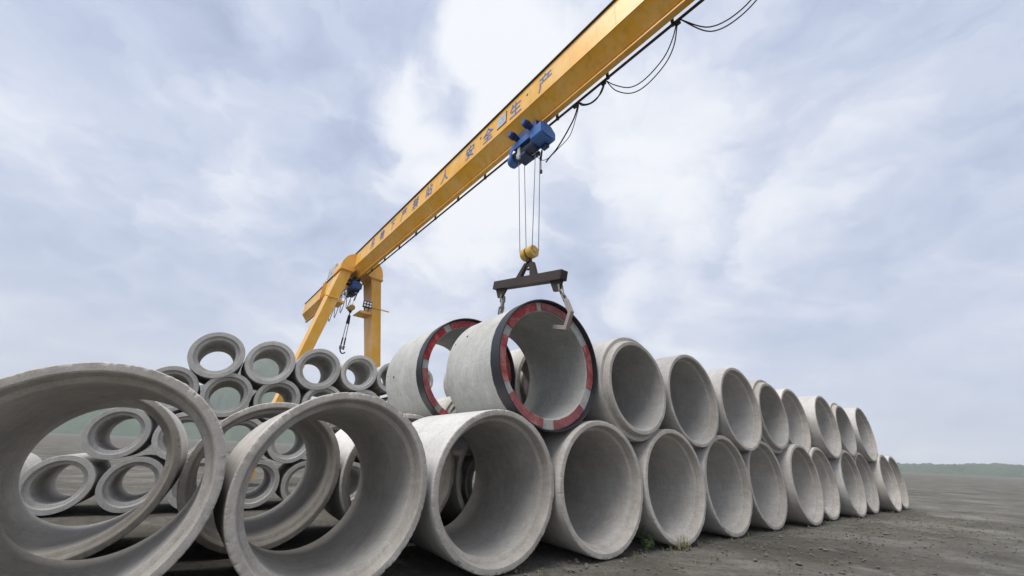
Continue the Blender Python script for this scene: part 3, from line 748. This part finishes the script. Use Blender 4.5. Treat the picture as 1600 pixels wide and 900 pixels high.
chain('second steel chain beside the far left end chain of the spreader beam', [SW(.06, 1.12, 5.58), SW(.07, 1.14, 5.30), SW(.03, 1.20, 5.02)], 1.5)
def pipe_hook(label, pts):
    c = SW(0, pts[2][0], pts[2][1])
    mb = MB(); mb.bar([(t - pts[2][0], z - pts[2][1]) for t, z in pts], .09, .088)
    o = mb.build('lifting_hook', HOOKM, smooth=False); o.location = c; o.rotation_euler = (0, 0, AZ); tag(o, label, 'hook', 'bent pipe hooks')
pipe_hook('bent steel lifting hook slack in the mouth of the lifted pipe', [(-1.335, 4.75), (-1.478, 4.44), (-1.33, 4.13), (-.96, 4.235)])
pipe_hook('bent steel lifting hook behind the lifted pipe, tip inside the far bore end', [(1.24, 4.98), (1.43, 4.60), (1.29, 4.26), (.93, 4.37)])
# far sling
sl = thing('lifting_sling', 'double leg sling with black sleeves hanging from the far hook block', 'sling', GW(.03, 15., 6.15), GAZ)
for e in (-.06, .06):
    mb = MB(); mb.tube([(e * .4, 0, 2.20), (e, 0, 1.6), (e * 1.3, .05, .45)], .022, 6); l_ = mb.build('sling_leg', CHAIN, sl)
    for q in (([(e * .4, 0, 2.22), (e * .85, 0, 1.75)], .05), ([(e * 1.15, .02, .95), (e * 1.3, .05, .55)], .04)): mb = MB(); mb.tube(q[0], q[1], 8); mb.build('sleeve', BLACK, l_)
    mb = MB(); mb.cyl((e * 1.4, .05, .50), (e * 1.4, .05, .30), .07, .05, 10); mb.build('shackle', CHAIN, l_)
mb = MB(); mb.tube(smooth_path([(0, .05, .40), (-.06, .05, .28), (-.01, .05, .15), (.10, .05, .10), (.22, .05, .18)]), .035, 8); mb.build('hook', RUST, sl)

# ------------------------------------------------------------------ hanging cables
fest = thing('festoon_cable', 'black festoon cable hanging in loops from the rail beside the near hoist', 'cable', GW(.45, -2.4, 9.6), GAZ, 'festoon cables')
def cable(root, pts, r, off): mb = MB(); mb.tube(smooth_path(pts, 8), r, 6); return mb.build('cable_loop', BLACK, root, off=off)
fo3 = (.45, -2.4, 9.6)
for dz, de in ((.17, .0), (0, .03)):
    x = .335 + de
    cable(fest, [(x, -4.40, 10.76), (x, -4.25, 10.2 + dz), (x, -3.98, 9.84 + dz), (x, -3.50, 9.64 + dz), (x, -3.10, 9.74 + dz), (x, -2.70, 10.2 + dz), (x, -2.46, 10.76)], .014, fo3)
cable(fest, [(.335, -2.42, 10.76), (.335, -2.2, 10.42), (.335, -1.95, 10.38), (.335, -1.66, 10.55), (.335, -1.54, 10.76)], .018, fo3)
cable(fest, [(.365, -2.40, 10.76), (.365, -2.25, 10.50), (.365, -1.95, 10.44), (.365, -1.7, 10.58), (.365, -1.56, 10.76)], .018, fo3)
cable(fest, [(.335, -1.52, 10.76), (.335, -1.36, 10.35), (.335, -1.03, 9.98), (.335, -.68, 9.69), (.33, -.40, 9.56), (.32, -.26, 9.46)], .020, fo3)
cable(fest, [(.36, -1.52, 10.76), (.36, -1.42, 10.4), (.36, -1.16, 9.85), (.35, -.74, 9.68), (.33, -.40, 9.57), (.30, -.15, 9.60), (.14, -.05, 9.72)], .011, fo3)
for q in range(3):
    p_ = -4.5 - 2.0 * q
    for dz in (0, -.14): cable(fest, [(.335, p_ - 2.0, 10.76), (.335, p_ - 1.7, 10.15 + dz), (.335, p_ - 1.1, 9.74 + dz), (.335, p_ - .5, 9.9 + dz), (.335, p_, 10.76)], .014, fo3)
for p_ in (-6.5, -4.42, -2.38, -1.40):
    mb = MB(); mb.box(.30, .375, p_ - .06, p_ + .06, 10.70, 10.778); mb.build('cable_trolley', BLACK, fest, off=fo3, smooth=False)
fest2 = thing('festoon_cable', 'row of cable loops under the girder beyond the far crane legs', 'cable', GW(.45, 18, 9.5), GAZ, 'festoon cables')
fo4 = (.45, 18, 9.5); p_ = 16.5
for q in range(5):
    d = 1.2; zl = 9.42 + .03 * math.sin(q * 2.)
    cable(fest2, [(.335, p_, 10.76), (.335, p_ + .22, 10.0), (.335, p_ + d * .5, zl), (.335, p_ + d - .22, 10.0), (.335, p_ + d, 10.76)], .022, fo4)
    mb = MB(); mb.box(.30, .375, p_ - .06, p_ + .06, 10.70, 10.778); mb.build('cable_trolley', BLACK, fest2, off=fo4, smooth=False); p_ += d

# ------------------------------------------------------------------ weeds, grass and stones at the pipe mouths
def gpt(x, y):                                            # a point on the ground seen at pixel x, y
    d = (x - 800) * cr + (450 - y) * cu_ + 591.6 * fw
    return Vector((0, 0, CAM_H)) + d * (-CAM_H / d.z)
def weed(loc, h, n, label):
    root = thing('weed', label, 'weed', loc, random.uniform(0, 6), 'weeds by the pipes')
    st = MB(); lf = MB()
    for i in range(n):
        a = random.uniform(0, 6.28); lean = random.uniform(.1, .5); hh = h * random.uniform(.5, 1)
        pts = [Vector((math.cos(a) * lean * hh * t * t, math.sin(a) * lean * hh * t * t, hh * t)) for t in (0, .35, .7, 1)]
        st.tube(pts, .005, 4)
        for k in range(9):
            t = .25 + .75 * k / 8; b = pts[0].lerp(pts[-1], t); b.x = math.cos(a) * lean * hh * t * t; b.y = math.sin(a) * lean * hh * t * t; b.z = hh * t
            aa = random.uniform(0, 6.28); l = random.uniform(.04, .085) * (1.2 - t * .5); w_ = l * .34; dr = Vector((math.cos(aa), math.sin(aa), random.uniform(-.2, .5))); sd_ = Vector((-math.sin(aa), math.cos(aa), random.uniform(-.3, .3)))
            lf.add([b, b + dr * l * .5 + sd_ * w_, b + dr * l + Vector((0, 0, -.01)), b + dr * l * .5 - sd_ * w_, b + dr * l * .5 + Vector((0, 0, .008))], [(0, 1, 4), (1, 2, 4), (2, 3, 4), (3, 0, 4)])
    st.build('stem', LEAF, root); lf.build('leaves', LEAF, root, smooth=False)
weed(gpt(1005, 856), .46, 5, 'taller leafy weed in the gap left of the weedy pipe mouth')
weed(gpt(1020, 858), .30, 8, 'low bushy weed just left of the weedy pipe mouth')
weed(gpt(1012, 861), .26, 7, 'low weed at the foot of the taller leafy weed')
gr = MB()
def tuft(c, n, h):
    for i in range(n):
        a = random.uniform(0, 6.28); l = h * random.uniform(.4, 1); b = c + Vector((random.gauss(0, .05), random.gauss(0, .05), 0)); w_ = .004; d = Vector((math.cos(a), math.sin(a), 0)); sd_ = Vector((-d.y, d.x, 0)) * w_
        m_ = b + d * l * .15 + Vector((0, 0, l * .6)); t_ = b + d * l * .45 + Vector((0, 0, l))
        gr.add([b - sd_, b + sd_, m_ + sd_ * .7, m_ - sd_ * .7, t_], [(0, 1, 2, 3), (3, 2, 4)])
for x, y in ((1066, 857), (1070, 856), (1060, 858), (1074, 858)): tuft(gpt(x, y), 22, .30)
for i in range(150): 
    s = random.uniform(-6, 24); t = 4.6 - random.random() ** 2 * 2.2; tuft(RW(s, t, 0), 9, random.uniform(.06, .18))
tag(gr.build('grass', GRASS, smooth=False), 'dry grass tufts along the foot of the ground row pipes', 'grass', kind='stuff')
pe = MB()
for i in range(1800):
    s = random.uniform(-6, 22); t = 4.9 - random.random() ** 1.3 * 3.6; c = RW(s, t, -.012 / S); r = random.uniform(.012, .045) * (1 if random.random() < .93 else 2)
    q = [Vector((random.uniform(.7, 1.2) * r * x, random.uniform(.7, 1.2) * r * y, random.uniform(.5, .8) * r * z)) + c for x, y, z in ((1, 0, 0), (-1, 0, 0), (0, 1, 0), (0, -1, 0), (0, 0, 1), (0, 0, -1))]
    pe.add(q, [(0, 2, 4), (2, 1, 4), (1, 3, 4), (3, 0, 4), (2, 0, 5), (1, 2, 5), (3, 1, 5), (0, 3, 5)])
tag(pe.build('gravel', STONE, smooth=False), 'loose gravel and concrete crumbs on the ground before the pipes', 'gravel', kind='stuff')

# ------------------------------------------------------------------ air
mb = MB(); mb.box(-1640, 1640, -1640, 1640, -6, 335)
hz_o = mb.build('haze', [], smooth=False); tag(hz_o, kind='stuff')
hm = bpy.data.materials.new('haze'); hm.use_nodes = True; hn = hm.node_tree; hn.nodes.clear()
hv = hn.nodes.new('ShaderNodeVolumePrincipled'); hv.inputs['Density'].default_value = .00038; hv.inputs['Color'].default_value = (.93, .96, 1, 1)
ho = hn.nodes.new('ShaderNodeOutputMaterial'); hn.links.new(hv.outputs[0], ho.inputs['Volume'])
hz_o.data.materials.append(hm)
